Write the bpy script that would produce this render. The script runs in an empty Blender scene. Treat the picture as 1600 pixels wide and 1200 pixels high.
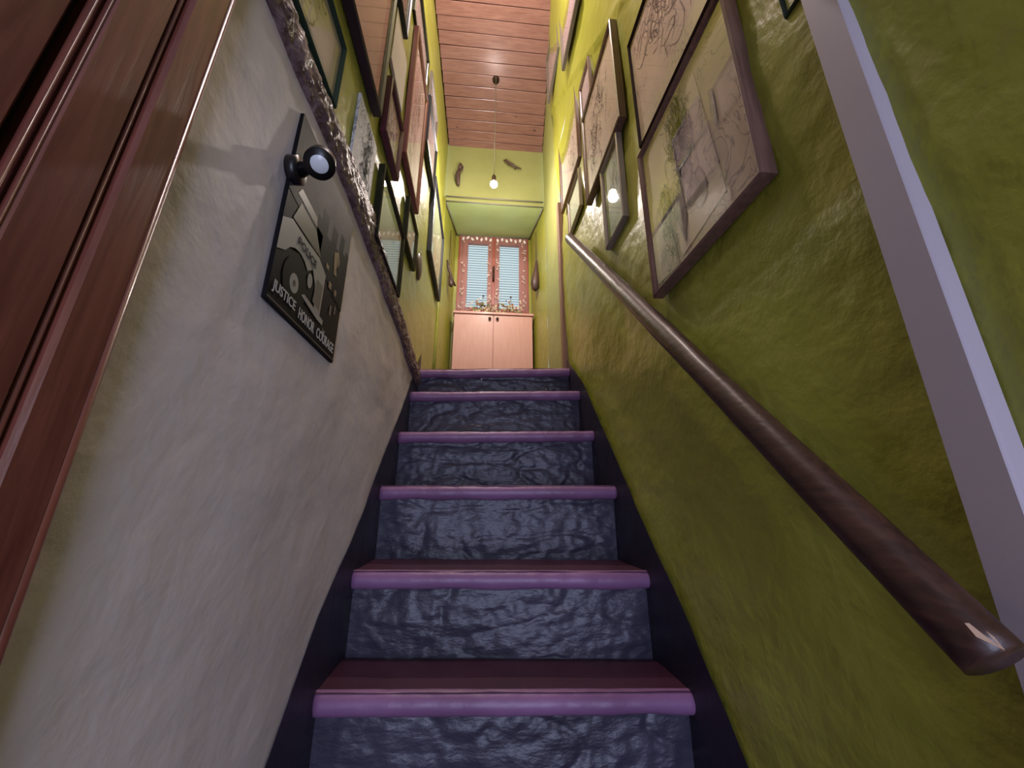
import bpy, bmesh, math, random
from mathutils import Vector, Matrix, noise
random.seed(7)
D = bpy.data
S = bpy.context.scene
COL = S.collection
# ------------------------------------------------------------------ camera
M = [[0.996, -0.0289, 0.08453], [-0.08929, -0.29145, 0.95241], [0.00289, 0.95615, 0.29287]]
cam = D.cameras.new('camera'); cam.sensor_width = 36; cam.lens = 608/1600*36; cam.clip_start = .01
co = D.objects.new('camera', cam); COL.objects.link(co)
co.matrix_world = Matrix([[M[i][0], M[i][1], -M[i][2], 0] for i in range(3)] + [[0, 0, 0, 1]])
S.camera = co
# ------------------------------------------------------------------ light
w = D.worlds.new('world'); S.world = w; w.use_nodes = True
w.node_tree.nodes['Background'].inputs[0].default_value = (.6, .82, .92, 1)
w.node_tree.nodes['Background'].inputs[1].default_value = .75
S.view_settings.view_transform = 'Standard'; S.view_settings.look = 'None'
S.view_settings.exposure = 0.45; S.view_settings.gamma = 1; S.view_settings.use_curve_mapping = False

def add_light(name, kind, loc, power, color, size=.1, size_y=None, target=None):
    l = D.lights.new(name, kind); l.energy = power; l.color = color
    if kind == 'AREA':
        l.size = size
        if size_y: l.shape = 'RECTANGLE'; l.size_y = size_y
    else: l.shadow_soft_size = size
    o = D.objects.new(name, l); COL.objects.link(o); o.location = loc
    if target is not None:
        o.rotation_euler = (Vector(target)-Vector(loc)).to_track_quat('-Z', 'Y').to_euler()
    return o
LAMP = (.060, 2.10, 2.0)
add_light('lamp_light', 'POINT', LAMP, 22, (1, .85, .80), .03)
add_light('stair_ceiling_lamp_light', 'POINT', (.0, .95, 2.75), 38, (1, .84, .84), .05)
# daylight and hall light coming in from the lower hall behind the viewer
add_light('hall_daylight', 'AREA', (.28, -1.15, -.2), 17, (.60, .63, 1), .55, 1.3, (.1, 1, -.1))

# ------------------------------------------------------------------ materials
def nodes(name):
    m = D.materials.new(name); m.use_nodes = True
    nt = m.node_tree; b = nt.nodes['Principled BSDF']
    return m, nt, b
def N(nt, t, **k):
    n = nt.nodes.new(t)
    for a, v in k.items(): setattr(n, a, v)
    return n
def ramp(nt, fac, stops):
    r = N(nt, 'ShaderNodeValToRGB'); nt.links.new(fac, r.inputs[0])
    e = r.color_ramp.elements
    while len(e) < len(stops): e.new(.5)
    for i, (p, c) in enumerate(stops): e[i].position = p; e[i].color = (*c, 1)
    return r.outputs[0]
def lin(h):
    return tuple(((c/255+.055)/1.055)**2.4 if c > 10 else c/255/12.92 for c in h)
def mat(name, c1, c2=None, rough=.6, scale=8, bump=0, bscale=30, stretch=(1, 1, 1), coat=0, metal=0, detail=4, spec=.5, bdist=.01, c3=None):
    m, nt, b = nodes(name)
    c1 = lin(c1); c2 = lin(c2) if c2 else c1
    tc = N(nt, 'ShaderNodeTexCoord'); mp = N(nt, 'ShaderNodeMapping'); mp.inputs['Scale'].default_value = stretch
    nt.links.new(tc.outputs['Object'], mp.inputs[0])
    n = N(nt, 'ShaderNodeTexNoise'); n.inputs['Scale'].default_value = scale; n.inputs['Detail'].default_value = detail
    nt.links.new(mp.outputs[0], n.inputs[0])
    st = [(.3, c1), (.7, c2)]
    if c3: st = [(.3, c1), (.55, c2), (.75, lin(c3))]
    nt.links.new(ramp(nt, n.outputs[0], st), b.inputs['Base Color'])
    b.inputs['Roughness'].default_value = rough; b.inputs['Metallic'].default_value = metal
    b.inputs['Coat Weight'].default_value = coat; b.inputs['Coat Roughness'].default_value = .15
    b.inputs['Specular IOR Level'].default_value = spec
    if bump:
        n2 = N(nt, 'ShaderNodeTexNoise'); n2.inputs['Scale'].default_value = bscale; n2.inputs['Detail'].default_value = 5
        nt.links.new(mp.outputs[0], n2.inputs[0])
        bp = N(nt, 'ShaderNodeBump'); bp.inputs['Strength'].default_value = bump; bp.inputs['Distance'].default_value = bdist
        nt.links.new(n2.outputs[0], bp.inputs['Height']); nt.links.new(bp.outputs[0], b.inputs['Normal'])
    return m
def woodmat(name, c1, c2, axis=2, rough=.4, coat=.3, scale=6, knots=True):
    m, nt, b = nodes(name)
    st = [14, 14, 14]; st[axis] = 1.2
    tc = N(nt, 'ShaderNodeTexCoord'); oi = N(nt, 'ShaderNodeObjectInfo')
    add = N(nt, 'ShaderNodeVectorMath', operation='ADD')
    mul = N(nt, 'ShaderNodeVectorMath', operation='SCALE'); mul.inputs['Scale'].default_value = 7
    cb = N(nt, 'ShaderNodeCombineXYZ')
    for i in range(3): nt.links.new(oi.outputs['Random'], cb.inputs[i])
    nt.links.new(cb.outputs[0], mul.inputs[0])
    nt.links.new(tc.outputs['Object'], add.inputs[0]); nt.links.new(mul.outputs[0], add.inputs[1])
    mp = N(nt, 'ShaderNodeMapping'); mp.inputs['Scale'].default_value = st
    nt.links.new(add.outputs[0], mp.inputs[0])
    n = N(nt, 'ShaderNodeTexNoise'); n.inputs['Scale'].default_value = scale; n.inputs['Detail'].default_value = 6; n.inputs['Distortion'].default_value = .6
    nt.links.new(mp.outputs[0], n.inputs[0])
    col = ramp(nt, n.outputs[0], [(.3, lin(c1)), (.7, lin(c2))])
    if knots:
        v = N(nt, 'ShaderNodeTexVoronoi'); v.inputs['Scale'].default_value = 3.2
        mp2 = N(nt, 'ShaderNodeMapping'); s2 = [2.2, 2.2, 2.2]; s2[axis] = 1.0; mp2.inputs['Scale'].default_value = s2
        nt.links.new(add.outputs[0], mp2.inputs[0]); nt.links.new(mp2.outputs[0], v.inputs[0])
        k = ramp(nt, v.outputs['Distance'], [(.03, (1, 1, 1)), (.075, (0, 0, 0))])
        mx = N(nt, 'ShaderNodeMix', data_type='RGBA'); nt.links.new(k, mx.inputs['Factor']); nt.links.new(col, mx.inputs['A'])
        mx.inputs['B'].default_value = (*[c*.35 for c in lin(c1)], 1); col = mx.outputs['Result']
    nt.links.new(col, b.inputs['Base Color'])
    b.inputs['Roughness'].default_value = rough; b.inputs['Coat Weight'].default_value = coat; b.inputs['Coat Roughness'].default_value = .2
    bp = N(nt, 'ShaderNodeBump'); bp.inputs['Strength'].default_value = .25; bp.inputs['Distance'].default_value = .003
    nt.links.new(n.outputs[0], bp.inputs['Height']); nt.links.new(bp.outputs[0], b.inputs['Normal'])
    return m
def sketch(name, paper, ink, ink2=None, scale=9, thr=.05, dark=.0, seed=0, stretch=(1, 1, 1), wash=.0):
    """paper with wandering ink lines and washes: generic drawing"""
    m, nt, b = nodes(name)
    tc = N(nt, 'ShaderNodeTexCoord'); mp = N(nt, 'ShaderNodeMapping'); mp.inputs['Location'].default_value = (seed*3.1, seed*1.7, seed*2.3)
    mp.inputs['Scale'].default_value = stretch
    nt.links.new(tc.outputs['Object'], mp.inputs[0])
    n = N(nt, 'ShaderNodeTexNoise'); n.inputs['Scale'].default_value = scale; n.inputs['Detail'].default_value = 3; n.inputs['Distortion'].default_value = 1.6
    nt.links.new(mp.outputs[0], n.inputs[0])
    # thin iso lines of the noise = strokes
    a = N(nt, 'ShaderNodeMath', operation='PINGPONG'); a.inputs[1].default_value = .06
    nt.links.new(n.outputs[0], a.inputs[0])
    line = ramp(nt, a.outputs[0], [(0.0, (1, 1, 1)), (thr*.25, (0, 0, 0))])
    n2 = N(nt, 'ShaderNodeTexNoise'); n2.inputs['Scale'].default_value = scale*.45; n2.inputs['Detail'].default_value = 2
    nt.links.new(mp.outputs[0], n2.inputs[0])
    msk = ramp(nt, n2.outputs[0], [(.45, (0, 0, 0)), (.6, (1, 1, 1))])
    f = N(nt, 'ShaderNodeMath', operation='MULTIPLY'); nt.links.new(line, f.inputs[0]); nt.links.new(msk, f.inputs[1])
    wa = N(nt, 'ShaderNodeMath', operation='MULTIPLY'); nt.links.new(msk, wa.inputs[0]); wa.inputs[1].default_value = wash
    mx = N(nt, 'ShaderNodeMix', data_type='RGBA'); nt.links.new(wa.outputs[0], mx.inputs['Factor'])
    mx.inputs['A'].default_value = (*lin(paper), 1); mx.inputs['B'].default_value = (*lin(ink2 or ink), 1)
    m2 = N(nt, 'ShaderNodeMix', data_type='RGBA'); nt.links.new(f.outputs[0], m2.inputs['Factor'])
    nt.links.new(mx.outputs['Result'], m2.inputs['A']); m2.inputs['B'].default_value = (*lin(ink), 1)
    nt.links.new(m2.outputs['Result'], b.inputs['Base Color']); b.inputs['Roughness'].default_value = .65
    return m
def glassmat(name, tint=(1, 1, 1), rough=.02):
    m = D.materials.new(name); m.use_nodes = True; nt = m.node_tree; nt.nodes.clear()
    o = N(nt, 'ShaderNodeOutputMaterial'); t = N(nt, 'ShaderNodeBsdfTransparent'); t.inputs[0].default_value = (*tint, 1)
    g = N(nt, 'ShaderNodeBsdfGlossy'); g.inputs['Roughness'].default_value = rough
    fr = N(nt, 'ShaderNodeFresnel'); fr.inputs[0].default_value = 1.36
    ge = N(nt, 'ShaderNodeNewGeometry'); iv = N(nt, 'ShaderNodeMath', operation='SUBTRACT'); iv.inputs[0].default_value = 1
    nt.links.new(ge.outputs['Backfacing'], iv.inputs[1]); mu = N(nt, 'ShaderNodeMath', operation='MULTIPLY')
    nt.links.new(fr.outputs[0], mu.inputs[0]); nt.links.new(iv.outputs[0], mu.inputs[1])
    mx = N(nt, 'ShaderNodeMixShader'); nt.links.new(mu.outputs[0], mx.inputs[0])
    nt.links.new(t.outputs[0], mx.inputs[1]); nt.links.new(g.outputs[0], mx.inputs[2]); nt.links.new(mx.outputs[0], o.inputs[0])
    return m
def emis(name, c, s):
    m = D.materials.new(name); m.use_nodes = True; nt = m.node_tree; nt.nodes.clear()
    o = N(nt, 'ShaderNodeOutputMaterial'); e = N(nt, 'ShaderNodeEmission'); e.inputs[0].default_value = (*c, 1); e.inputs[1].default_value = s
    nt.links.new(e.outputs[0], o.inputs[0]); return m
def lace(name):
    m = D.materials.new(name); m.use_nodes = True; nt = m.node_tree; nt.nodes.clear()
    o = N(nt, 'ShaderNodeOutputMaterial'); t = N(nt, 'ShaderNodeBsdfTransparent'); d = N(nt, 'ShaderNodeBsdfDiffuse'); tr = N(nt, 'ShaderNodeBsdfTranslucent')
    d.inputs[0].default_value = tr.inputs[0].default_value = (.8, .76, .8, 1)
    a = N(nt, 'ShaderNodeMixShader'); a.inputs[0].default_value = .5; nt.links.new(d.outputs[0], a.inputs[1]); nt.links.new(tr.outputs[0], a.inputs[2])
    mx = N(nt, 'ShaderNodeMixShader'); mx.inputs[0].default_value = .22
    nt.links.new(t.outputs[0], mx.inputs[1]); nt.links.new(a.outputs[0], mx.inputs[2]); nt.links.new(mx.outputs[0], o.inputs[0]); return m

MT = dict(
 green=mat('lime_plaster', (143, 146, 50), (161, 162, 72), .38, 3, .35, 26, spec=.5, bdist=.012),
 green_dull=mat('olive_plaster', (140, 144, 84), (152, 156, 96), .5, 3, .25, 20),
 green_soffit=mat('brightened_green_plaster', (188, 212, 146), (198, 220, 160), .45, 4, .2, 16),  # soffit green lightened to stand in for the lamp light falling on it
 white=mat('white_plaster', (190, 178, 172), (208, 197, 192), .6, 2.5, .35, 22, bdist=.008),
 navy=mat('navy_gloss_paint', (50, 47, 62), (68, 64, 80), .4, 5, .45, 34, spec=.5, stretch=(.6, 1, 1.3), bdist=.012),
 skirt=mat('dark_plum_paint', (26, 22, 40), (38, 28, 50), .5, 4, .3, 20),
 tread=mat('maroon_purple_paint', (64, 30, 46), (80, 40, 60), .45, 5, .25, 20),
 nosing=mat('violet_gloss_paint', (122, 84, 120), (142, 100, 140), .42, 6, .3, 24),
 rough=mat('rough_dark_plaster', (70, 50, 54), (128, 104, 106), .42, 30, 1.0, 60, stretch=(1, .4, 1), bdist=.02),
 plank=woodmat('ceiling_plank_wood', (128, 88, 80), (152, 112, 102), 0, .42, .25),
 gap=mat('dark_gap', (40, 22, 20), rough=.9),
 door=woodmat('red_brown_pine', (92, 46, 38), (122, 68, 56), 2, .36, .4),
 rail=woodmat('dark_walnut_rail', (46, 28, 22), (76, 48, 38), 1, .42, .12, knots=False),
 batten=woodmat('pale_brown_batten', (120, 88, 72), (140, 106, 90), 2, .6, .0),
 cabinet=woodmat('pink_beige_laminate', (200, 150, 134), (208, 160, 144), 2, .45, .1, knots=False),
 casing=woodmat('red_window_wood', (150, 76, 64), (168, 92, 78), 2, .45, .2, knots=False),
 black=mat('black_metal', (16, 14, 16), rough=.35),
 trunk=mat('white_trunking', (170, 160, 165), (176, 166, 172), .45, 3),
 chrome=mat('dark_bronze', (60, 44, 36), rough=.35, metal=.6),
 ply=mat('dark_wood_ornament', (64, 46, 44), (86, 62, 56), .45, 20),
 chip=mat('bare_plaster', (210, 200, 190), rough=.7),
 barewood=mat('bare_wood', (168, 140, 116), (190, 160, 136), .6, 30),
 glass=glassmat('clear_glass'),
 lace=lace('sheer_lace'),
 motif=mat('lace_motif', (225, 215, 205), (200, 185, 170), .8, 40),
 shutter=mat('teal_shutter', (104, 148, 160), (122, 162, 176), .6, 3),
 cable=mat('grey_cable_cover', (120, 118, 104), rough=.6),
)
# ------------------------------------------------------------------ mesh helpers
def link(name, me, m=None, parent=None):
    if m is not None:
        me.materials.clear(); me.materials.append(m)
    o = D.objects.new(name, me); COL.objects.link(o)
    if parent: o.parent = parent
    return o
def frombm(name, bm, m, parent=None, smooth=False):
    bmesh.ops.recalc_face_normals(bm, faces=bm.faces)
    me = D.meshes.new(name); bm.to_mesh(me); bm.free()
    if smooth:
        for p in me.polygons: p.use_smooth = True
    return link(name, me, m, parent)
def empty(name, loc=(0, 0, 0), parent=None):
    o = D.objects.new(name, None); o.empty_display_size = .05; COL.objects.link(o); o.location = loc
    if parent: o.parent = parent
    return o
def tag(o, label=None, cat=None, group=None, kind=None):
    for k, v in (('label', label), ('category', cat), ('group', group), ('kind', kind)):
        if v: o[k] = v
    return o
def bbox(bm, a, b, bev=0):
    """axis box from a to b"""
    r = bmesh.ops.create_cube(bm, size=1)
    for v in r['verts']:
        v.co = Vector([a[i]+(v.co[i]+.5)*(b[i]-a[i]) for i in range(3)])
    if bev:
        es = list({e for v in r['verts'] for e in v.link_edges})
        bmesh.ops.bevel(bm, geom=es, offset=bev, segments=1, affect='EDGES')
def box(name, a, b, m, parent=None, bev=0):
    bm = bmesh.new(); bbox(bm, a, b, bev); return frombm(name, bm, m, parent)
def tube(bm, pts, r, n=10, cap=True):
    pts = [Vector(p) for p in pts]; rings = []
    for i, p in enumerate(pts):
        t = (pts[min(i+1, len(pts)-1)]-pts[max(i-1, 0)]).normalized()
        u = t.orthogonal().normalized() if i == 0 else (u-t*u.dot(t)).normalized()
        v = t.cross(u); rr = r[i] if isinstance(r, (list, tuple)) else r
        rings.append([bm.verts.new(p+(u*math.cos(a)+v*math.sin(a))*rr) for a in [2*math.pi*k/n for k in range(n)]])
    for a, b in zip(rings, rings[1:]):
        for k in range(n): bm.faces.new((a[k], a[(k+1) % n], b[(k+1) % n], b[k]))
    if cap: bm.faces.new(rings[0][::-1]); bm.faces.new(rings[-1])
def tubeobj(name, pts, r, m, parent=None, n=10):
    bm = bmesh.new(); tube(bm, pts, r, n); return frombm(name, bm, m, parent, True)
def gridsurf(name, f, nu, nv, m, parent=None, smooth=True):
    vs = [f(i/nu, j/nv) for j in range(nv+1) for i in range(nu+1)]
    fs = [(j*(nu+1)+i, j*(nu+1)+i+1, (j+1)*(nu+1)+i+1, (j+1)*(nu+1)+i) for j in range(nv) for i in range(nu)]
    me = D.meshes.new(name); me.from_pydata(vs, [], fs)
    if smooth:
        for p in me.polygons: p.use_smooth = True
    return link(name, me, m, parent)
def interp(pts, x):
    if x <= pts[0][0]:
        (a, b), (c, d) = pts[0], pts[1]
    elif x >= pts[-1][0]:
        (a, b), (c, d) = pts[-2], pts[-1]
    else:
        for (a, b), (c, d) in zip(pts, pts[1:]):
            if a <= x <= c: break
    return b+(d-b)*(x-a)/(c-a)
def nz(x, y, z, s=1, seed=0):
    return noise.noise(Vector((x*s+seed, y*s-seed*.7, z*s+seed*1.3)))
# ------------------------------------------------------------------ shell
XL, XR = -.314, .487
LOW = -1.25          # lower hall floor
TOP = .674           # landing
def ceil_z(y): return 2.87+(2.6-y)*.25
def lean(y, z):
    return max(0, min(1.6, (2.6-y)/.92))*max(0, min(1.2, (z-1.9)/1.1))
def xl(y, z): return XL-.045*lean(y, z)
def xr(y, z): return XR-.08*lean(y, z)
SK_L = [(.05, -1.12), (.775, -.39), (.909, -.224), (1.144, -.04), (1.694, .471), (1.87, .655)]
SK_R = [(.05, -1.16), (.784, -.43), (.942, -.236), (1.172, -.006), (1.67, .524), (1.911, .711)]
BD_B = [(-1, .66), (.387, .66), (.52, .662), (.75, .672), (1.065, .639), (1.5, .60), (1.56, .579), (1.87, .56)]
BD_T = [(-1, .75), (.434, .749), (.583, .752), (.886, .79), (1.236, .744), (1.84, .684), (1.95, .678)]

wl = tag(empty('wall_left', (XL, 0, LOW)), kind='structure')
wr = tag(empty('wall_right', (XR, 0, LOW)), kind='structure')
def P(o, ch):      # parent keeping world coordinates (parents are unrotated)
    ch.parent = o; ch.location = Vector(ch.location)-Vector(o.location); return ch
def wallpatch(name, side, y0, y1, zlo, zhi, m, amp=.004, proud=0, res=.022, seed=0, ridge=False):
    f0 = xl if side == 'L' else xr; sg = 1 if side == 'L' else -1
    nu = max(2, int((y1-y0)/res)); nv = max(2, int(max(zhi(y0)-zlo(y0), zhi(y1)-zlo(y1))/res))
    def f(u, v):
        y = y0+(y1-y0)*u; a, b = zlo(y), zhi(y); z = a+(b-a)*v
        d = amp*(nz(y, z, seed, 3.1)*1.2+nz(y, z, seed+4, 9)*.6+nz(y*.5, z, seed+9, 26)*.25)
        if ridge:
            q = z-(1.758+(y-.908)*.77+nz(y, z, 3, 14)*.012)
            d += .010*math.exp(-(q/.012)**2)+(.006 if q > 0 else 0)
            d += .014*nz(y, z, 33, 2.0)
        return (f0(y, z)+sg*(d+proud), y, z)
    o = gridsurf(name, f, nu, nv, m)
    return P(wl if side == 'L' else wr, o)
C = lambda c: (lambda y: c)
wallpatch('lower_plaster', 'L', .262, 1.87, lambda y: min(interp(SK_L, y)-.12, .5), lambda y: interp(BD_B, y)+.04, MT['white'], .0045)
wallpatch('lower_plaster', 'L', -1.3, -.55, C(LOW), C(.672), MT['white'])
wallpatch('upper_plaster', 'L', -1.3, 2.56, lambda y: interp(BD_T, min(y, 1.95))-.07, lambda y: ceil_z(y)+.03, MT['green'], .005)
wallpatch('skirting', 'L', -.1, 1.975, C(LOW), lambda y: interp(SK_L, y), MT['skirt'], .003, .004)
wallpatch('plaster', 'R', -1.3, 2.03, C(LOW), lambda y: ceil_z(y)+.03, MT['green'], .006, ridge=True, res=.018)
wallpatch('pale_plaster_strip', 'R', 2.03, 2.56, C(TOP-.03), lambda y: ceil_z(y)+.03, MT['green_dull'], .003)
wallpatch('skirting', 'R', -.1, 1.97, C(LOW), lambda y: interp(SK_R, y)+.004*nz(y, 0, 0, 12), MT['skirt'], .003, .012)
# rough ledge on the left wall
def ledge(u, v):
    y = -1.0+u*2.93; a, b = interp(BD_B, y), interp(BD_T, y)
    a += .004*nz(y, 2, 0, 9)+.005; b += .003*nz(y, 5, 0, 8)-.006-.02*max(0, min(1, y-.8))
    t = v; z = a+(b-a)*t
    pr = .016*math.sin(math.pi*min(1, max(0, t)))**.4 if 0 < t < 1 else -.004
    pr += .007*abs(nz(y*.5, z, 1, 40))+.004*nz(y, z*2, 7, 70) if 0 < t < 1 else 0
    return (XL+pr, y, z)
P(wl, gridsurf('rough_ledge', ledge, 700, 16, MT['rough']))
# corner batten (wood) on the right wall
P(wr, box('corner_batten', (XR-.022, 2.0, TOP), (XR+.01, 2.045, 1.84), MT['batten'], bev=.004))
P(wl, tubeobj('corner_bead', [(XL+.004, 2.535, TOP), (XL+.006, 2.535, 1.2), (XL+.002, 2.535, 2.3)], .012, MT['green']))

# steps : (front y, z left, z right)
ST = [(1.906, .655, .690), (1.731, .488, .515), (1.543, .270, .290), (1.328, .054, .060), (1.113, -.166, -.176), (.944, -.363, -.386),
      (.75, -.585, -.60), (.55, -.80, -.81), (.35, -1.02, -1.02)]
stair = tag(empty('staircase', (.0865, .35, LOW)), 'steep plastered staircase with violet nosings and navy risers', kind='structure')
for k, (y, za, zb) in enumerate(ST):
    zt = lambda x: za+(zb-za)*(x-XL)/(XR-XL)
    yb = ST[k-1][0]+.03 if k else 3.1
    # tread
    def ftr(u, v, y=y, yb=yb, zt=zt, k=k):
        x = XL+.002+(XR-XL-.004)*u; yy = y+.012+(yb-y-.012)*v
        return (x, yy, (zt(x) if k else zt(x)*(1-v)+TOP*v)-.002+.002*nz(x, yy, k, 8))
    if k:
        tr = P(stair, gridsurf('tread', ftr, 40, 10, MT['tread']))
    else:
        fl = tag(gridsurf('floor', ftr, 30, 30, MT['tread']), kind='structure')
        tr = stair
    # nosing: rounded lip
    def fno(u, v, y=y, zt=zt, k=k):
        x = XL+.003+(XR-XL-.006)*u; a = math.pi*(.5+v*1.0)
        w_ = .004*nz(x, k*3, 0, 5)+.0025*nz(x, k*3, 5, 22)
        r = .023
        e = min(1, min(u, 1-u)*45+.55)
        return (x, y+.026+(math.cos(a)*r*1.1-w_)*e, zt(x)-r+math.sin(a)*r*(1+.3*nz(x, k, 9, 7)*(v > .5)))
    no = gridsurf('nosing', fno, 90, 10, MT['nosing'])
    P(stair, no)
    # riser
    zn = ST[k+1][1:] if k+1 < len(ST) else (LOW, LOW)
    def fri(u, v, y=y, zt=zt, zn=zn, k=k):
        x = XL+.001+(XR-XL-.002)*u; z0 = zn[0]+(zn[1]-zn[0])*u-.01; z = z0+(zt(x)-.030-z0)*v
        e = min(1, min(u, 1-u)*14)
        n1 = nz(x*.5, z*1.3, k*5.1, 9)+.6*nz(x, z*1.5, k*5.1+3, 22)+.35*nz(x, z, k*2.3, 45)
        crack = -.004*max(0, 1-abs(nz(x*.7, z*1.6, k*7.7, 7)*9))
        return (x, y+.034+(1-e)*.004-(.0055*n1+crack)*e, z)
    P(stair, gridsurf('riser', fri, 150, 36, MT['navy']))
# small paint chips on the top riser
for (x, z, r) in ((.012, .615, .006), (.35, .57, .004), (.30, .12, .003)):
    bm = bmesh.new(); bmesh.ops.create_icosphere(bm, subdivisions=1, radius=r)
    y0 = 1.934 if z > .5 else 1.571
    for v in bm.verts: v.co = Vector((v.co.x*.7+x, v.co.y*.5+y0-.003, v.co.z*1.2+z+.002*nz(*v.co, 300)))
    P(stair, frombm('bare_plaster_chip', bm, MT['chip']))
tag(box('floor', (-1.3, -1.35, LOW-.05), (1.3, .38, LOW), MT['tread']), kind='structure')

# ceiling of planks
ce = tag(empty('ceiling', (.08, 2.6, 2.87)), kind='structure')
sl = math.atan(.25); pw = .0775
bm = bmesh.new()
L = 4.15
bbox(bm, (-.6, -L, .018), (.6, .03, .03)); bk = frombm('backing_board', bm, MT['gap'], ce); bk.rotation_euler = (-sl, 0, 0)
bm = bmesh.new(); bbox(bm, (-.5, -pw+.0035, 0), (.5, 0, .016), .0022); pl0 = None
me = D.meshes.new('plank'); bmesh.ops.recalc_face_normals(bm, faces=bm.faces); bm.to_mesh(me); bm.free(); me.materials.append(MT['plank'])
for i in range(int(L/pw)):
    y = 2.6-i*pw*math.cos(sl); z = ceil_z(y)
    p = D.objects.new('plank', me); COL.objects.link(p); p.parent = ce
    a, b = xl(y, z), xr(y, z)
    p.scale = ((b-a)*.985, 1, 1)
    p.location = ((a+b)/2-.08, y-2.6, z-2.87+random.uniform(-.0015, .0015)); p.rotation_euler = (-sl, .004*random.uniform(-1, 1), random.uniform(-.004, .004))

# landing end: bulkhead, soffit, niche sides, window wall
def quadsurf(name, a, b, c, d, m, n=20, amp=.003, seed=0, kind='structure'):
    a, b, c, d = map(Vector, (a, b, c, d)); nrm = (b-a).cross(d-a).normalized()
    def f(u, v):
        p = (a*(1-u)+b*u)*(1-v)+(d*(1-u)+c*u)*v
        return p+nrm*amp*(nz(p.x, p.y, p.z, 4, seed)+.4*nz(p.x, p.y, p.z, 15, seed))
    o = gridsurf(name, f, n, n, m)
    if kind: tag(o, kind=kind)
    return o
quadsurf('wall_back', (XL-.02, 2.58, 2.30), (XR+.02, 2.58, 2.30), (XR+.02, 2.58, 2.9), (XL-.02, 2.58, 2.9), MT['green_dull'], 24, .002)
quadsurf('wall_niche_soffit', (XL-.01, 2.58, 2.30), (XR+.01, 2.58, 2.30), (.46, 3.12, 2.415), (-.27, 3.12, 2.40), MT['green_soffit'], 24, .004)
quadsurf('wall_niche_left', (XL, 2.56, TOP-.02), (-.25, 3.12, TOP-.02), (-.25, 3.12, 2.42), (XL, 2.56, 2.33), MT['green'], 30, .003, 3)
quadsurf('wall_niche_right', (XR, 2.56, TOP-.02), (.445, 3.12, TOP-.02), (.445, 3.12, 2.42), (XR, 2.56, 2.33), MT['green'], 30, .003, 6)
# window wall round the window opening
ww = tag(empty('wall_window', (.1, 3.11, TOP)), kind='structure')
P(ww, box('plaster', (-.3, 3.11, TOP-.02), (.5, 3.2, 1.56), MT['green']))
P(ww, box('plaster', (-.3, 3.11, 1.56), (-.222, 3.2, 2.42), MT['green']))
P(ww, box('plaster', (.425, 3.11, 1.56), (.5, 3.2, 2.42), MT['green']))
P(ww, box('plaster', (-.3, 3.11, 2.395), (.5, 3.2, 2.5), MT['green']))
t1 = tag(empty('trim_1', (.08, 2.6, 2.30)), kind='structure')
for nm, a, b in (('cable_cover', (XL+.012, 2.585, 2.295), (-.246, 3.10, 2.395)), ('cable_cover', (XR-.012, 2.585, 2.295), (.44, 3.10, 2.405)),
                 ('cable_cover', (-.246, 3.10, 2.392), (.44, 3.10, 2.402)), ('cable_cover', (XL+.01, 2.572, 2.30), (XR-.01, 2.572, 2.30)),
                 ('cable_cover', (XL+.01, 2.57, 2.345), (XR-.01, 2.57, 2.35))):
    P(t1, tubeobj(nm, [a, b], .006 if nm else .003, MT['cable'], n=6))
# rear closure of the lower hall (behind the viewer) with the doorway the daylight enters by
wb = tag(empty('wall_entrance', (.08, -1.32, LOW)), kind='structure')
P(wb, box('plaster', (-.5, -1.4, LOW), (-.28, -1.3, 4), MT['white'])); P(wb, box('plaster', (.46, -1.4, LOW), (.7, -1.3, 4), MT['white']))
P(wb, box('plaster', (-.5, -1.4, 1.0), (.7, -1.3, 4), MT['white']))

tag(box('ceiling', (-.6, -1.35, .93), (.7, .40, 1.05), MT['white']), kind='structure')  # unseen lower hall ceiling, added to keep the stair lamp off the near wall
# ------------------------------------------------------------------ door on the left
dr = tag(empty('door_1', (XL, .0, LOW)), kind='structure')
X0 = XL
def vbox(name, x1, y0, y1, z1=.655, bev=.003, z0=LOW):
    return P(dr, box(name, (X0-.05, y0, z0), (x1, y1, z1), MT['door'], bev=bev))
def vbead(name, x, y, r, z1=.655):
    return P(dr, tubeobj(name, [(x, y, LOW), (x, y, z1)], r, MT['door'], n=12))
P(dr, box('backing', (X0-.06, -.55, LOW), (X0-.012, .325, .66), MT['gap']))
vbox('architrave', -.297, .291, .329); vbead('architrave_bead', -.3, .330, .0042)
vbox('door_frame_board', -.300, .241, .283); vbead('frame_bead', -.3035, .2865, .0022); vbead('frame_bead', -.3025, .2405, .0018)
vbead('stile_bead', -.3045, .2335, .0026); vbox('door_stile', -.308, .16, .228)
vbead('panel_bead', -.309, .157, .003)
vbox('door_panel', -.316, -.33, .155, .56); vbox('door_rail', -.308, -.33, .155, .64, .003, .56)
vbox('door_stile', -.308, -.42, -.33); vbox('door_frame_board', -.303, -.48, -.43); vbox('architrave', -.297, -.55, -.49)
P(dr, box('door_head', (X0-.05, -.55, .655), (-.297, .335, .70), MT['door'], bev=.003))
dr.location.y -= .0465; dr.rotation_euler = (-.0256, 0, 0)

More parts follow.
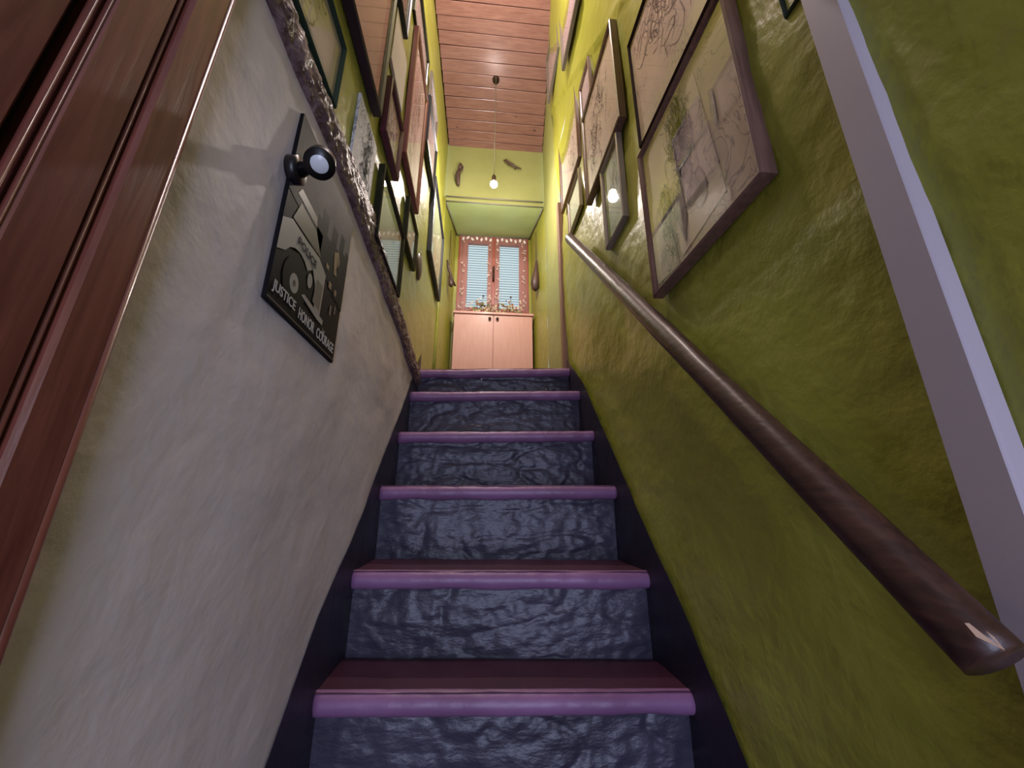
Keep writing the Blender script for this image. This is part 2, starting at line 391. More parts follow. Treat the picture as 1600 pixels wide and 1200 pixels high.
# ------------------------------------------------------------------ handrail and trunking
hr = tag(empty('handrail', (.41, .30, -.13)), 'dark brown round wooden handrail sloping up the green right wall', 'handrail')
A = Vector((.412, .322, -.118)); B = Vector((.412, 1.545, 1.212))
def frail(u, v):
    p = A.lerp(B, u); a = 2*math.pi*v; t = (B-A).normalized(); s = Vector((1, 0, 0)); n = t.cross(s).normalized()
    r = .0225+.0012*nz(u, 0, 0, 6)+.0006*nz(u*3, v, 3, 9)
    q = p+(s*math.cos(a)+n*math.sin(a)*1.08)*r
    if u == 0: q = Vector((q.x, q.y-(q.z-(-.118))*-.0, max(q.z, -.134)))
    return q
ro = gridsurf('rail', frail, 120, 24, MT['rail'])
bm = bmesh.new(); bm.from_mesh(ro.data); bmesh.ops.remove_doubles(bm, verts=bm.verts, dist=1e-5)
bmesh.ops.holes_fill(bm, edges=[e for e in bm.edges if e.is_boundary], sides=0); bm.to_mesh(ro.data); bm.free()
P(hr, ro)
P(hr, tubeobj('backing_rail', [(.472, .46, -.013), (.472, 1.56, 1.183)], .009, MT['rail']))
bm = bmesh.new()
for (a, b, r) in (((.397, .352, -.071), (.389, .338, -.093), .0),):
    vs = [(-.001, 0, .0), (.012, -.002, .004), (.016, -.014, -.01), (.004, -.018, -.012), (-.006, -.010, -.006)]
for tt in ((0,),):
    base = A+(B-A).normalized()*.022+Vector((-.010, -.0152, .0152))
    ring = [(-.012, .006), (-.003, .010), (.008, .004), (.010, -.010), (.0, -.013), (-.006, -.004)]
    t = (B-A).normalized(); s = Vector((1, 0, 0)); n = s.cross(t).normalized()
    rad = Vector((-.55, 0, 0))+n*.85; rad.normalize(); sid = t.cross(rad).normalized(); c0 = A+t*.010+rad*.0238
    vs = [bm.verts.new(c0+t*a*1.0+sid*b*.42-rad*(b*b*.00)) for a, b in ring]; f = bm.faces.new(vs)
    r_ = bmesh.ops.extrude_face_region(bm, geom=[f])
    for g in r_['geom']:
        if isinstance(g, bmesh.types.BMVert): g.co -= rad*.003
P(hr, frombm('bare_wood_chip', bm, MT['barewood']))
for y, z, m in ((.575, .13, 'green'), (1.02, .62, 'rail'), (1.49, 1.125, 'rail')):
    b = P(hr, tubeobj('bracket', [(XR+.004, y, z-.035), (.465, y, z-.037), (.43, y, z-.03), (.414, y, z-.008)], [.007, .007, .006, .006], MT[m]))
    c_ = tubeobj('bracket_plate', [(XR+.004, y, z-.036), (.478, y, z-.036)], .017, MT[m]); P(hr, c_)
tk = tag(empty('cable_trunking', (XR-.015, .335, LOW)), 'white square cable trunking running up the green wall past the handrail end', 'trunking')
P(tk, box('trunking_channel', (XR-.017, .309, LOW), (XR+.004, .352, 1.6), MT['trunk'], bev=.0015))
P(tk, box('trunking_lid', (XR-.0205, .3088, LOW), (XR-.0172, .3522, 1.6), MT['trunk'], bev=.0012))

# ------------------------------------------------------------------ framed pictures
def strokes(parent, x, sg, y0, y1, z0, z1, n, ink, seed, name='ink_figure', wd=.0016):
    """wandering pen strokes as thin raised ribbons on the sheet, clustered into figures"""
    rr = random.Random(seed); bm = bmesh.new()
    cl = [(rr.uniform(.3, .7), rr.uniform(.2, .8)) for _ in range(3)]
    for i in range(n):
        cu, cv = rr.choice(cl); u = cu+rr.gauss(0, .09); v = cv+rr.gauss(0, .15); a = rr.uniform(0, 6.3); da = rr.uniform(-.35, .35)
        pts = []
        for k in range(rr.randint(6, 16)):
            if not (.05 < u < .95 and .04 < v < .96): break
            pts.append((u, v)); st = .018
            u += st*math.cos(a); v += st*math.sin(a)*1.1; a += da+rr.gauss(0, .2)
        if len(pts) < 3: continue
        w = wd*rr.uniform(.4, 1.4); prev = None
        for k, (u, v) in enumerate(pts):
            y = y0+(y1-y0)*u; z = z0+(z1-z0)*v; ww_ = w*math.sin(math.pi*(k+.4)/len(pts))
            q = pts[min(k+1, len(pts)-1)]; p_ = pts[max(k-1, 0)]
            d = Vector((q[0]-p_[0], q[1]-p_[1])).normalized() if q != p_ else Vector((1, 0))
            e = (bm.verts.new((x, y-d.y*ww_, z+d.x*ww_)), bm.verts.new((x, y+d.y*ww_, z-d.x*ww_)))
            if prev: bm.faces.new((prev[0], prev[1], e[1], e[0]))
            prev = e
    o = tag(frombm(name, bm, ink, parent), kind='stuff'); o.location = Vector((0, 0, 0))-Vector(parent.location); return o
INK = mat('brown_ink', (70, 58, 54), rough=.7)
WASH = mat('grey_brown_wash', (168, 150, 140), (118, 102, 98), .7, 26)
INKD = mat('dark_ink', (44, 42, 44), rough=.7)
MLIME = mat('beige_backing', (186, 170, 142), (196, 180, 156), .7, 4)
def picture(name, side, y0, y1, z0, z1, label, cat, fm=None, bw=.012, th=.018, sheet=None, mount=None, mw=0, glass=True, grp=None, pen=None, tilt=.0, x=None, st=None, collage=False):
    sg = 1 if side == 'L' else -1
    xw = (xl if side == 'L' else xr)((y0+y1)/2, (z0+z1)/2) if x is None else x
    e = tag(empty(name, (xw, (y0+y1)/2, z0)), label, cat, grp)
    def bx(nm, xa, xb, ya, yb, za, zb, m, bev=0):
        o = box(nm, (min(xa, xb), ya, za), (max(xa, xb), yb, zb), m, bev=bev); return P(e, o)
    g = .004
    if fm:
        bm = bmesh.new()      # mitred moulding ring with a stepped profile
        prof = [(0, g), (0, th), (bw*.35, th+.003), (bw*.8, th-.002), (bw, th-.007), (bw, g)]
        cor = []
        for (a, b, sa, sb) in ((y0, z0, 1, 1), (y1, z0, -1, 1), (y1, z1, -1, -1), (y0, z1, 1, -1)):
            cor.append([bm.verts.new((xw+sg*h, a+sa*d, b+sb*d)) for d, h in prof])
        for i in range(4):
            A_, B_ = cor[i], cor[(i+1) % 4]
            for j in range(len(prof)): bm.faces.new((A_[j], A_[(j+1) % len(prof)], B_[(j+1) % len(prof)], B_[j]))
        P(e, frombm('frame', bm, fm))
        zt = max(th-.011, .0055)
        i0, i1, j0, j1 = y0+bw*.8, y1-bw*.8, z0+bw*.8, z1-bw*.8
    else:
        zt = th; i0, i1, j0, j1 = y0, y1, z0, z1
    if fm: bx('sheet' if not mount else 'mount', xw+sg*.001, xw+sg*zt, i0, i1, j0, j1, mount or sheet)
    else: bx('sheet', xw+sg*.001, xw+sg*th, i0, i1, j0, j1, sheet, 0)
    if mount:
        bx('drawing', xw+sg*zt*.6, xw+sg*(zt+.0012), i0+mw, i1-mw, j0+mw, j1-mw, sheet)
        i0 += mw; i1 -= mw; j0 += mw; j1 -= mw; zt += .0012
    if collage:
        for q, (pts, mm) in enumerate((
            ([(0, 0), (1, 0), (1, .74), (.95, .80), (.965, .88), (.91, .90), (.88, .96), (.82, .95), (.80, 1), (.30, 1), (.24, .94), (.10, .97), (0, .95)], SH['k']),
            ([(.22, .10), (.66, .04), (.74, .80), (.30, .90)], SHL),
            ([(.70, .02), (.97, .04), (.98, .44), (.92, .56), (.82, .60), (.74, .50)], SH['i']))):
            bm = bmesh.new(); f = bm.faces.new([bm.verts.new((xw+sg*(zt+.0008+q*.0012), i0+(i1-i0)*a, j0+(j1-j0)*b)) for a, b in pts])
            r_ = bmesh.ops.extrude_face_region(bm, geom=[f])
            for g_ in r_['geom']:
                if isinstance(g_, bmesh.types.BMVert): g_.co.x += sg*.0008
            P(e, frombm('drawing_sheet', bm, mm))
        for q, (cu, cv, ru, rv, sd) in enumerate(((.52, .68, .035, .05, 1), (.50, .50, .06, .14, 2), (.42, .28, .07, .12, 3), (.60, .30, .045, .16, 4), (.86, .30, .05, .18, 5), (.88, .10, .03, .06, 6), (.20, .55, .02, .12, 7))):
            bm = bmesh.new(); vs = []
            for k in range(22):
                a = 2*math.pi*k/22; w_ = 1+.45*nz(math.cos(a), math.sin(a), sd*3.3, 1.6)
                vs.append(bm.verts.new((xw+sg*(zt+.0041+q*.00003), i0+(i1-i0)*(cu+ru*w_*math.cos(a)), j0+(j1-j0)*(cv+rv*w_*math.sin(a)))))
            bm.faces.new(vs); P(e, frombm('ink_wash', bm, WASH))
        strokes(e, xw+sg*(zt+.0045), sg, i0+(i1-i0)*.2, i0+(i1-i0)*.75, j0+(j1-j0)*.05, j1, 240, INK, 5)
        strokes(e, xw+sg*(zt+.0046), sg, i0+(i1-i0)*.6, i1, j0, j0+(j1-j0)*.6, 120, INKD, 9)
    if pen: strokes(e, xw+sg*(zt+.0006), sg, i0, i1, j0, j1, pen, st or INK, hash(label) % 99 if 0 else len(label)*7+int(y0*100))
    if glass and fm: bx('glass', xw+sg*(th-.0068), xw+sg*(th-.0055), y0+bw*.85, y1-bw*.85, z0+bw*.85, z1-bw*.85, MT['glass'])
    if tilt: e.rotation_euler = (0, tilt*sg, 0)
    return e
F = dict(
 black=mat('black_frame', (22, 26, 24), rough=.3, coat=.3), plum=mat('plum_frame', (82, 28, 56), rough=.35, coat=.3),
 dark=mat('dark_purple_frame', (44, 26, 38), rough=.35), brown=woodmat('brown_frame', (92, 64, 58), (120, 88, 80), 2, .35, .4, knots=False),
 grey=mat('grey_frame', (104, 96, 92), rough=.4), silver=mat('silver_frame', (176, 164, 162), rough=.3, metal=.5),
 navy=mat('navy_frame', (34, 40, 54), rough=.35), rose=mat('rose_frame', (128, 66, 72), rough=.4, coat=.2), green=mat('dark_green_edge', (34, 50, 36), rough=.5))
paper = (200, 186, 168)
SH = dict(
 a=sketch('faded_drawing_sheet', (168, 158, 130), (92, 92, 84), (120, 118, 104), 7, .06, seed=1, wash=.6),
 b=sketch('rose_brown_print', (188, 152, 130), (120, 84, 78), (150, 108, 96), 5, .03, seed=2, wash=.75),
 c=sketch('white_print', (212, 208, 206), (110, 112, 118), (150, 152, 156), 16, .12, seed=3, wash=.45, stretch=(1, 1.6, .6)),
 d=sketch('mauve_print', (178, 156, 156), (112, 92, 96), (140, 116, 112), 14, .1, seed=4, wash=.6, stretch=(1, 1.6, .5)),
 e=mat('white_card', (205, 196, 190), (188, 178, 174), .6, 5),
 f=sketch('pink_print', (214, 184, 182), (120, 96, 104), (188, 110, 112), 10, .08, seed=6, wash=.5, stretch=(1, 1.5, .5)),
 g=sketch('green_tinted_print', (188, 196, 160), (110, 120, 96), (150, 164, 120), 10, .05, seed=7, wash=.4),
 h=sketch('lavender_print', (178, 158, 164), (120, 104, 112), (150, 132, 140), 9, .05, seed=8, wash=.5),
 i=sketch('pale_drawing_sheet', (196, 180, 164), (110, 96, 90), (160, 142, 132), 6, .05, seed=9, wash=.4),
 j=sketch('green_landscape_print', (120, 130, 104), (60, 68, 56), (90, 104, 84), 12, .08, seed=10, wash=.7),
 k=sketch('beige_figure_sheet', (196, 176, 156), (96, 84, 82), (158, 140, 130), 8, .06, seed=11, wash=.5),
 m=mat('mirror_dark', (60, 66, 60), rough=.08, coat=1),
)
SHL = sketch('light_figure_sheet', (208, 188, 172), (104, 90, 88), (158, 140, 132), 9, .06, seed=14, wash=.55)
MW = mat('cream_mount', (206, 190, 178), rough=.7); MROSE = mat('rose_mount', (176, 126, 118), rough=.7)
MB = mat('beige_mount', (200, 184, 166), rough=.7)
# left wall, from near to far
picture('framed_picture', 'L', .30, .61, .75, .917, 'wide low greenish drawing in thin dark frame, nearest picture above the rough ledge', 'picture', F['green'], .003, .013, SH['a'], pen=60)
picture('framed_picture', 'L', .42, .835, 1.01, 1.50, 'large rose-brown print with mauve mount in dark purple frame, top left', 'picture', F['dark'], .016, .026, SH['b'], MROSE, .035, pen=30)
picture('print', 'L', .73, .885, .746, .957, 'small unframed grey and white print just above the wall ledge', 'print', None, 0, .008, SH['c'], pen=120, st=INKD)
picture('framed_picture', 'L', .899, 1.09, 1.04, 1.26, 'brownish print in magenta frame, left of the tall pink picture', 'picture', F['plum'], .013, .022, SH['d'], pen=60)
picture('print', 'L', .90, 1.08, 1.34, 1.575, 'blank white card with torn thin edge above the magenta frame', 'print', None, 0, .010, SH['e'])
picture('dark_panel', 'L', .80, 1.01, 1.60, 1.83, 'dark slate-coloured panel hanging highest on the left wall', 'panel', F['navy'], .008, .02, mat('slate_sheet', (52, 54, 62), (66, 66, 74), .5, 6))
picture('framed_picture', 'L', 1.10, 1.48, 1.92, 2.19, 'lavender picture in thin black frame close under the plank ceiling on the left', 'picture', F['black'], .010, .018, SH['h'])
picture('framed_picture', 'L', 1.145, 1.47, 1.23, 1.905, 'tall narrow pink print in reddish frame, middle of the left wall', 'picture', F['rose'], .016, .022, SH['f'], MW, .02, pen=60)
picture('framed_picture', 'L', .933, 1.27, .70, .952, 'black framed glazed picture mirroring the window, lowest on the left wall', 'picture', F['black'], .012, .022, SH['g'])
picture('framed_picture', 'L', 1.29, 1.52, .97, 1.165, 'second black framed glazed picture behind the lowest left one', 'picture', F['black'], .012, .020, SH['g'])
picture('framed_picture', 'L', 1.52, 1.86, 1.72, 2.02, 'dark navy framed picture near the far end of the left wall', 'picture', F['navy'], .016, .024, SH['h'])
picture('framed_picture', 'L', 1.60, 1.91, 2.05, 2.31, 'thin grey framed picture highest at the far end of the left wall', 'picture', F['grey'], .010, .016, SH['h'])
picture('framed_picture', 'L', 1.883, 2.46, 1.34, 1.86, 'large dark framed glazed picture last on the left wall by the landing', 'picture', F['navy'], .018, .026, SH['g'])
# right wall, from far to near
picture('framed_picture', 'R', 1.60, 1.945, 2.60, 3.0, 'small grey framed lavender picture highest at the far end of the right wall', 'picture', F['grey'], .016, .018, SH['h'], MW, .014)
picture('framed_picture', 'R', 1.19, 1.53, 2.30, 2.69, 'dark grey framed lavender picture at the top of the right wall, cut by the view', 'picture', F['grey'], .018, .02, SH['h'], MW, .014)
picture('framed_picture', 'R', 1.50, 1.91, 1.67, 2.18, 'pale mauve drawing in thin dark frame, farthest of the large right ones', 'picture', F['brown'], .011, .02, SH['i'], pen=60)
picture('framed_picture', 'R', 1.27, 1.44, 1.805, 2.03, 'small brown framed print squeezed between two larger right wall pictures', 'picture', F['brown'], .013, .018, SH['h'])
picture('framed_picture', 'R', .978, 1.402, 1.28, 1.775, 'pale drawing in thick grey-brown frame, middle of the right wall', 'picture', F['brown'], .013, .03, SH['i'], pen=110)
picture('framed_picture', 'R', 1.034, 1.22, .914, 1.278, 'small silver framed greenish print beside the big glazed picture', 'picture', F['silver'], .010, .024, SH['j'], pen=20)
picture('framed_picture', 'R', 1.53, 1.775, 1.40, 1.63, 'small silver framed pale picture just above the top end of the handrail', 'picture', F['silver'], .010, .018, SH['g'])
picture('framed_picture', 'R', .45, .90, 1.05, 1.50, 'large figure drawing in thin dark frame above the big glazed picture', 'picture', F['dark'], .005, .012, SH['k'], pen=260, st=INKD)
picture('framed_picture', 'R', .472, .888, .523, 1.0, 'biggest glazed figure drawing in brown wooden frame, nearest above the handrail', 'picture', F['brown'], .014, .03, MLIME, None, 0, pen=0, collage=True)
picture('narrow_plaque', 'R', .357, .386, .745, .93, 'narrow dark plaque cut off at the top edge close to the white trunking', 'plaque', F['green'], .006, .014, SH['a'], glass=False)

# ------------------------------------------------------------------ police poster
PY0, PY1, PZ0, PZ1 = .522, .796, .279, .627
po = tag(empty('poster', (XL+.005, (PY0+PY1)/2, PZ0)), 'black and white police car poster with silver lettering on the white wall', 'poster')
PK = mat('poster_black', (15, 14, 17), (24, 23, 26), .55, 5, spec=.1)
def pcol(name, c): return mat('poster_'+name, c, rough=.4)
px0 = XL+.006
P(po, box('board', (XL+.001, PY0, PZ0), (px0+.002, PY1, PZ1), PK, bev=.001))
def uvp(u, v, h=0): return Vector((px0+.0023+h, PY0+u*(PY1-PY0), PZ0+v*(PZ1-PZ0)))
def poly(name, pts, m, h):
    bm = bmesh.new(); f = bm.faces.new([bm.verts.new(uvp(u, v, h)) for u, v in pts])
    bmesh.ops.triangulate(bm, faces=bm.faces); return P(po, frombm(name, bm, m))
def ell(cu, cv, ru, rv, n=20, a0=0, a1=2*math.pi):
    return [(cu+ru*math.cos(a0+(a1-a0)*i/(n if a1-a0 > 6 else n-1)), cv+rv*math.sin(a0+(a1-a0)*i/(n if a1-a0 > 6 else n-1))) for i in range(n)]
G1, G2, G3, G4 = pcol('light', (140, 138, 134)), pcol('mid', (88, 86, 86)), pcol('dim', (52, 50, 52)), pcol('warm', (128, 100, 76))
SKY = sketch('poster_cloudy_grey', (74, 70, 68), (36, 34, 36), (34, 33, 35), 14, .1, seed=5, wash=.9)
poly('sky_print', [(.0, .56), (1, .46), (1, 1), (0, 1)], SKY, .0002)
for a_, b_, c_, d_ in ((.20, .50, .46, .60), (.40, .46, .50, .68), (.46, .56, .44, .76), (.56, .64, .42, .64), (.64, .74, .40, .76), (.74, .80, .38, .66), (.80, .88, .36, .80), (.88, .93, .36, .70), (.93, 1, .34, .74)):
    poly('skyline_print', [(a_, c_), (b_, c_), (b_, d_), (a_, d_)], PK, .0004)
poly('fender_print', [(.0, .24), (.0, .40), (.10, .45), (.30, .45), (.50, .46), (.64, .42), (.64, .15), (.56, .14), (.52, .22), (.50, .30), (.44, .355)]+[(.25+.19*math.cos(a), .20+.15*math.sin(a)) for a in [math.radians(d) for d in (50, 70, 90, 110, 130, 150)]], G1, .0006)
poly('windscreen_print', [(.10, .46), (.52, .47), (.40, .57), (.16, .58)], G3, .0006)
poly('lightbar_print', [(.10, .60), (.40, .59), (.38, .64), (.14, .65)], G2, .0006)
poly('wheel_print', ell(.25, .19, .15, .125), PK, .0008)
poly('hubcap_print', ell(.24, .18, .055, .048), G1, .0010); poly('hubcap_centre_print', ell(.24, .18, .018, .016), G3, .0012)
poly('headlamp_print', ell(.42, .28, .035, .04), G1, .0012)
poly('grille_print', [(.50, .2), (.62, .19), (.62, .34), (.52, .34)], G2, .0009)
poly('bumper_print', [(.34, .165), (.38, .185), (.70, .165), (.70, .135), (.60, .135)], G1, .0012)
for (a, b, c_, d) in ((.64, .48, .05, .03), (.73, .40, .05, .04), (.84, .40, .04, .035), (.80, .27, .03, .06), (.88, .30, .02, .05)):
    poly('window_light_print', [(a-c_/2, b-d/2), (a+c_/2, b-d/2), (a+c_/2, b+d/2), (a-c_/2, b+d/2)], G4 if b > .39 else G2, .0010)
poly('figure_print', [(.72, .62), (.80, .66), (.84, .60), (.80, .54), (.82, .50), (.76, .49), (.74, .55)], G4, .0010)
poly('star_print', [(.74+.04*(1 if i % 2 else .4)*math.sin(i*math.pi/5), .10+.035*(1 if i % 2 else .4)*math.cos(i*math.pi/5)) for i in range(10)], G1, .0010)
poly('border_print', [(.0, .012), (1, .012), (1, .017), (0, .017)], G2, .0010)
def text(s, u0, u1, v0, hgt, m, name='lettering', par=po, slant=0):
    cu = D.curves.new('t', 'FONT'); cu.body = s; cu.size = 1; cu.extrude = .01; cu.offset = .012
    o = D.objects.new('t', cu); COL.objects.link(o)
    dg = bpy.context.evaluated_depsgraph_get(); me = D.meshes.new_from_object(o.evaluated_get(dg)); D.objects.remove(o)
    xs = [v.co.x for v in me.vertices]; ys = [v.co.y for v in me.vertices]; x0_, x1_ = min(xs), max(xs); y0_, y1_ = min(ys), max(ys)
    for v in me.vertices:
        uu = u0+(u1-u0)*(v.co.x-x0_)/(x1_-x0_); vv = v0+hgt*(v.co.y-y0_)/(y1_-y0_)+slant*(uu-u0)
        v.co = uvp(uu, vv, .0016+v.co.z*.02)
    return P(par, link(name, me, m))
SIL = pcol('silver', (176, 172, 166))
text('JUSTICE', .03, .30, .045, .062, SIL); text('HONOR', .35, .585, .045, .058, SIL); text('COURAGE', .63, .95, .045, .058, SIL)
text('POLICE', .20, .47, .375, .042, PK)

# ------------------------------------------------------------------ spotlight over the poster
sp = tag(empty('spotlight', (XL, .54, .50)), 'small black swivel spotlight mounted over the poster on the white wall', 'spotlight')
P(sp, tubeobj('mounting_plate', [(XL+.004, .524, .508), (XL+.020, .524, .508)], .022, MT['black'], n=24))
P(sp, tubeobj('arm', [(XL+.018, .524, .508), (-.28, .515, .508), (-.262, .502, .505)], [.012, .010, .011], MT['black']))
ax = Vector((.20, -.52, -.83)).normalized(); hc = Vector((-.250, .492, .497))
P(sp, tubeobj('lamp_head', [hc-ax*.026, hc-ax*.022, hc-ax*.008, hc+ax*.014, hc+ax*.018, hc+ax*.0165, hc+ax*.008], [.009, .017, .021, .0225, .0222, .0195, .0185], MT['black'], n=28))
bl = mat('white_bulb_glass', (205, 208, 212), rough=.25)
P(sp, tubeobj('bulb', [hc+ax*.0085, hc+ax*.014, hc+ax*.018, hc+ax*.0195], [.0178, .0172, .012, .003], bl, n=24))

# ------------------------------------------------------------------ lit lamp on the landing
lm = tag(empty('pendant_lamp', (.06, 2.10, ceil_z(2.10))), 'small bare lit bulb hanging by a cord over the top of the stairs', 'lamp')
P(lm, tubeobj('ceiling_rose', [(.06, 2.10, ceil_z(2.10)+.01), (.06, 2.10, ceil_z(2.10)-.012)], [.03, .022], MT['chrome'], n=20))
P(lm, tubeobj('cord', [(.06, 2.10, ceil_z(2.10)), (.06, 2.10, 2.10)], .0022, MT['cable'], n=6))
P(lm, tubeobj('lamp_holder', [(.06, 2.10, 2.115), (.06, 2.10, 2.10), (.06, 2.10, 2.065)], [.007, .014, .014], MT['chrome'], n=14))
bm = bmesh.new(); bmesh.ops.create_uvsphere(bm, u_segments=20, v_segments=12, radius=.024)
bm2 = frombm('bulb', bm, emis('lit_bulb', (1, .86, .72), 60), None, True); bm2.location = (.060, 2.10, 2.039); P(lm, bm2)
bm2.visible_shadow = True

# ------------------------------------------------------------------ cabinet
cb = tag(empty('cabinet', (.1, 3.02, TOP)), 'pink-beige two-door cabinet under the window on the landing', 'cabinet')
cx0, cx1, cy0, cy1, ct = -.226, .437, 2.955, 3.108, 1.532
P(cb, box('body', (cx0+.004, cy0+.018, TOP), (cx1-.004, cy1, ct-.02), MT['cabinet']))
P(cb, box('cabinet_top', (cx0-.006, cy0-.012, ct-.022), (cx1+.006, cy1, ct), MT['cabinet'], bev=.003))
mid = (cx0+cx1)/2
for a, b, kx in ((cx0+.004, mid-.003, mid-.032), (mid+.003, cx1-.004, mid+.032)):
    d = P(cb, box('door', (a, cy0, TOP+.02), (b, cy0+.017, ct-.026), MT['cabinet'], bev=.002))
    kb = tubeobj('knob', [(kx, cy0, ct-.062), (kx, cy0-.008, ct-.062), (kx, cy0-.012, ct-.062), (kx, cy0-.022, ct-.062)], [.006, .006, .012, .010], MT['chrome'], n=14)
    kb.parent = d; kb.location = Vector(kb.location)-Vector(cb.location)-Vector(d.location)+Vector(cb.location)-Vector((0, 0, 0)) if 0 else Vector((0, 0, 0))

# ------------------------------------------------------------------ window
wn = tag(empty('window_1', (.1, 3.10, 1.54)), kind='structure')
wx0, wx1, wz0, wz1 = -.222, .425, 1.55, 2.392
def rectring(name, x0, x1, z0, z1, wd, y0, y1, m, par):
    bm = bmesh.new(); bbox(bm, (x0, y0, z0), (x0+wd, y1, z1), .002); bbox(bm, (x1-wd, y0, z0), (x1, y1, z1), .002)
    bbox(bm, (x0+wd, y0, z0), (x1-wd, y1, z0+wd), .002); bbox(bm, (x0+wd, y0, z1-wd), (x1-wd, y1, z1), .002)
    return P(par, frombm(name, bm, m))
rectring('window_frame', wx0, wx1, wz0, wz1, .038, 3.10, 3.16, MT['casing'], wn)
wm = (wx0+wx1)/2
for a, b in ((wx0+.036, wm-.001), (wm+.001, wx1-.036)):
    sa = rectring('sash', a, b, wz0+.036, wz1-.034, .052, 3.085, 3.125, MT['casing'], wn)
    pn = box('pane', (a+.05, 3.105, wz0+.085), (b-.05, 3.109, wz1-.083), MT['glass']); pn.parent = sa
P(wn, box('cover_strip', (wm-.012, 3.074, wz0+.04), (wm+.012, 3.086, wz1-.04), MT['casing'], bev=.003))
hd = P(wn, box('handle_plate', (wm-.009, 3.068, 1.90), (wm+.009, 3.075, 2.06), MT['chrome'], bev=.002))
P(wn, tubeobj('handle', [(wm, 3.07, 2.0), (wm, 3.045, 2.0), (wm, 3.04, 1.985), (wm, 3.04, 1.90)], .007, MT['chrome']))
# slatted shutter outside
su = tag(empty('shutter', (.1, 3.24, 1.55)), 'pale teal slatted shutter outside the landing window', 'shutter')
bm = bmesh.new(); bbox(bm, (-.30, -.010, -.0025), (.30, .010, .0025), .001)
for v in bm.verts: v.co = Matrix.Rotation(math.radians(38), 3, 'X') @ v.co
me = D.meshes.new('slat'); bm.to_mesh(me); bm.free(); me.materials.append(MT['shutter'])
for i in range(31):
    s_ = D.objects.new('slat', me); COL.objects.link(s_); s_.parent = su; s_.location = (0, 0, .04+i*.0262)
for x in (-.22, .1-.1, .42-.2):
    pass
for x in (-.315, 0, .30): 
    o = box('shutter_stile', (x, -.012, 0), (x+.016, .012, .85), MT['shutter']); o.parent = su
# lace curtains, one to each sash, gathered to the sides low down
rr = random.Random(3)
def leafbm(bm, c, a, l, w, y):
    d = Vector((math.cos(a), 0, math.sin(a))); n = Vector((-d.z, 0, d.x)); c = Vector((c[0], y, c[1]))
    vs = [c-d*l, c-d*l*.2+n*w, c+d*l*.5+n*w*.7, c+d*l, c+d*l*.5-n*w*.7, c-d*l*.2-n*w]
    f = bm.faces.new([bm.verts.new(v+Vector((0, rr.uniform(-.001, .001), 0))) for v in vs])
for i, (a, b, word) in enumerate(((wx0+.02, wm-.012, 'left'), (wm+.012, wx1-.02, 'right'))):
    cu = tag(empty('lace_curtain', ((a+b)/2, 3.07, 1.60)), 'sheer lace curtain with leaf motifs on the %s window sash' % word, 'curtain', None)
    def fc(u, v, a=a, b=b):
        x = a+(b-a)*u; z = 1.60+(2.365-1.60)*v+(.018*abs(math.sin(u*math.pi*4)) if v == 0 else 0)
        return (x, 3.066+.004*math.sin(u*38)+.002*nz(x, z, 0, 12), z)
    P(cu, gridsurf('lace', fc, 60, 20, MT['lace']))
    bm = bmesh.new()
    for k in range(46):
        side = rr.random() < .5; t = rr.random(); x = (a+.012+rr.random()*.035) if side else (b-.012-rr.random()*.035)
        z = 1.62+t*.70
        if rr.random() < .35: x = a+(b-a)*rr.random(); z = 1.62+abs(rr.gauss(0, .05))
        leafbm(bm, (x, z), rr.uniform(0, 6.3), rr.uniform(.009, .018), rr.uniform(.003, .006), 3.058)
    tag(P(cu, frombm('leaf_motifs', bm, MT['motif'])), kind='stuff')
    bm = bmesh.new()
    for k in range(7):
        x = a+(b-a)*(k+.5)/7
        leafbm(bm, (x, 2.325+.012*(k % 2)), math.radians(90+rr.uniform(-40, 40)), .022, .012, 3.057)
    tag(P(cu, frombm('scalloped_edge', bm, mat('bright_lace_%d' % i, (240, 232, 232), rough=.8))), kind='stuff')
# dried bouquet motifs standing on the cabinet top
DRY = [mat('dried_leaf_cream', (206, 190, 150), rough=.8), mat('dried_leaf_olive', (108, 112, 72), rough=.8), mat('dried_flower_rose', (150, 86, 78), rough=.8)]
for i, (cx, lab) in enumerate(((.0, 'left'), (.24, 'right'))):
    bq = tag(empty('dried_bouquet', (cx, 3.03, 1.532)), 'low bunch of dried leaves and flowers before the %s window sash' % lab, 'dried flowers')
    for q, m in enumerate(DRY):
        bm = bmesh.new()
        for k in range(60):
            p = Vector((cx+rr.gauss(0, .055), 3.03+rr.uniform(-.02, .02), 1.536+abs(rr.gauss(0, .055))))
            d = Vector((rr.gauss(0, .6), rr.gauss(0, .25), abs(rr.gauss(.3, .5)))).normalized(); n = d.cross(Vector((0, 1, 0))).normalized()
            l, w_ = rr.uniform(.02, .036), rr.uniform(.006, .012)
            bm.faces.new([bm.verts.new(v) for v in (p, p+d*l*.5+n*w_, p+d*l, p+d*l*.5-n*w_)])
        tag(P(bq, frombm(['cream_leaves', 'olive_leaves', 'rose_flowers'][q], bm, m)), kind='stuff')
    P(bq, tubeobj('seed_stalk', [(cx+.005, 3.03, 1.534), (cx+.01, 3.03, 1.66), (cx+.016, 3.03, 1.72)], .0016, MT['ply'], n=6))
    bm = bmesh.new(); bmesh.ops.create_icosphere(bm, subdivisions=2, radius=.009)
    for v in bm.verts: v.co = v.co+Vector((cx+.016, 3.03, 1.727))
    P(bq, frombm('seed_head', bm, MT['ply']))

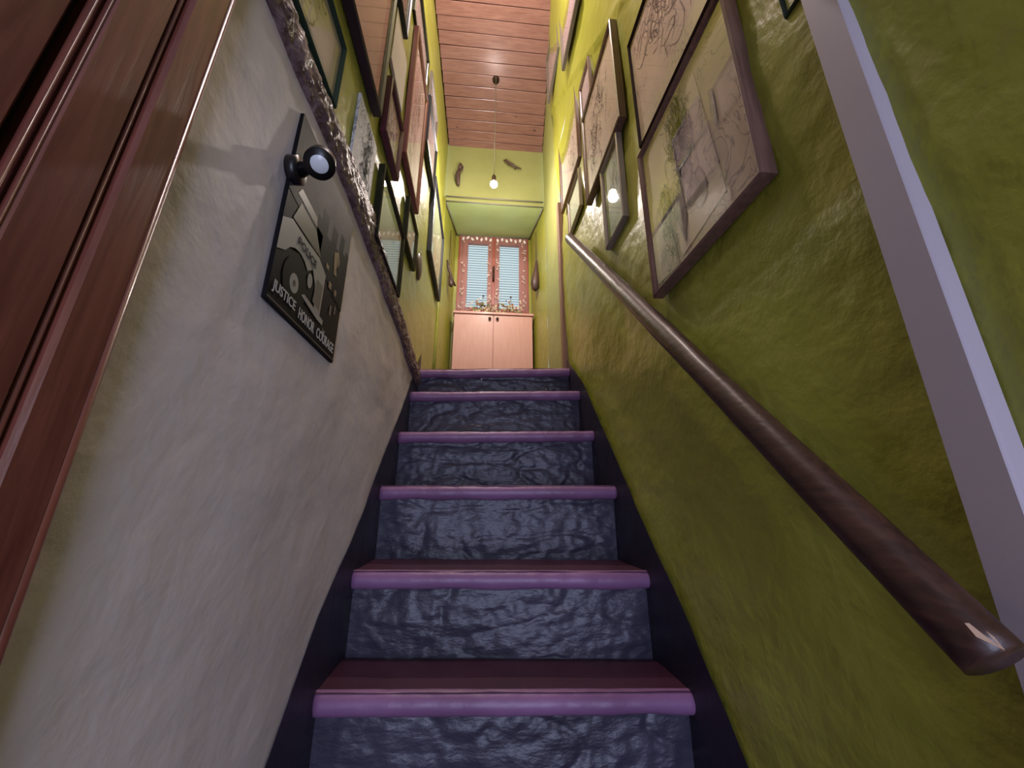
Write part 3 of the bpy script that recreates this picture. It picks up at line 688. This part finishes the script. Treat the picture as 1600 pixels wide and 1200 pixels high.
# ------------------------------------------------------------------ ornaments on the landing
def orn(name, label, loc, cat='ornament'): return tag(empty(name, loc), label, cat)
o = orn('hanging_carved_club', 'dark carved wooden piece with crosspiece hung by a cord left of the window', (-.282, 2.80, 1.67))
P(o, tubeobj('cord', [(-.270, 2.795, 1.78), (-.272, 2.78, 2.188), (-.255, 2.80, 1.86)], .0022, MT['ply'], n=6))
P(o, tubeobj('shaft', [(-.285, 2.76, 1.885), (-.272, 2.775, 1.82), (-.245, 2.80, 1.74), (-.215, 2.83, 1.69)], [.006, .011, .012, .007], MT['ply']))
P(o, tubeobj('knob', [(-.262, 2.79, 1.76), (-.25, 2.79, 1.70), (-.246, 2.79, 1.675), (-.244, 2.79, 1.660)], [.012, .019, .02, .010], MT['ply']))
o = orn('hanging_gourd', 'dark pear-shaped gourd hung by a long cord right of the window', (.445, 2.80, 1.66))
P(o, tubeobj('cord', [(.425, 2.795, 1.80), (.448, 2.80, 1.97), (.452, 2.805, 2.25), (.452, 2.80, 1.98), (.457, 2.80, 1.93)], .0022, MT['ply'], n=6))
P(o, tubeobj('body', [(.452, 2.80, 1.95), (.450, 2.80, 1.92), (.447, 2.80, 1.86), (.442, 2.80, 1.80), (.438, 2.80, 1.74), (.437, 2.80, 1.69), (.437, 2.80, 1.665)], [.008, .012, .018, .030, .038, .030, .010], MT['ply'], n=16))
o = orn('carved_figurine', 'slim dark carved figurine fixed on the green wall over the landing', (-.21, 2.572, 2.45))
P(o, tubeobj('body', [(-.21, 2.560, 2.45), (-.215, 2.558, 2.48), (-.222, 2.555, 2.53), (-.216, 2.555, 2.58), (-.21, 2.557, 2.61)], [.010, .016, .023, .018, .011], MT['ply'], n=12))
P(o, tubeobj('head', [(-.21, 2.557, 2.605), (-.206, 2.557, 2.63), (-.202, 2.557, 2.66), (-.20, 2.558, 2.675)], [.010, .017, .014, .004], MT['ply'], n=12))
P(o, tubeobj('arm', [(-.205, 2.555, 2.59), (-.187, 2.552, 2.60), (-.182, 2.552, 2.64)], [.008, .007, .005], MT['ply'], n=8))
o = orn('carved_lizard', 'thin dark lizard-like carving on the green wall right of the lamp', (.22, 2.572, 2.69))
P(o, tubeobj('body', [(.15, 2.562, 2.745), (.18, 2.560, 2.73), (.21, 2.558, 2.705), (.24, 2.560, 2.685), (.30, 2.563, 2.665)], [.004, .011, .012, .009, .003], MT['ply'], n=8))
for (a, b, c_) in ((.18, 2.73, .03), (.24, 2.685, .03)):
    P(o, tubeobj('leg', [(a-.008, 2.562, b+c_), (a, 2.562, b), (a+.008, 2.562, b-c_)], .004, MT['ply'], n=6))
o = orn('oval_ornament', 'small dark oval wooden ornament between the glazed pictures on the left wall', (XL, 1.68, 1.02))
def fov(u, v):
    a = 2*math.pi*u; r = math.sin(v*math.pi/2); h = math.cos(v*math.pi/2)
    return (XL+.004+.016*h, 1.68+.055*r*math.cos(a), 1.10+.07*r*math.sin(a))
P(o, gridsurf('body', fov, 24, 6, MT['ply']))
P(o, tubeobj('hanging_cord', [(XL+.012, 1.68, 1.165), (XL+.006, 1.68, 1.19)], .002, MT['ply'], n=6))
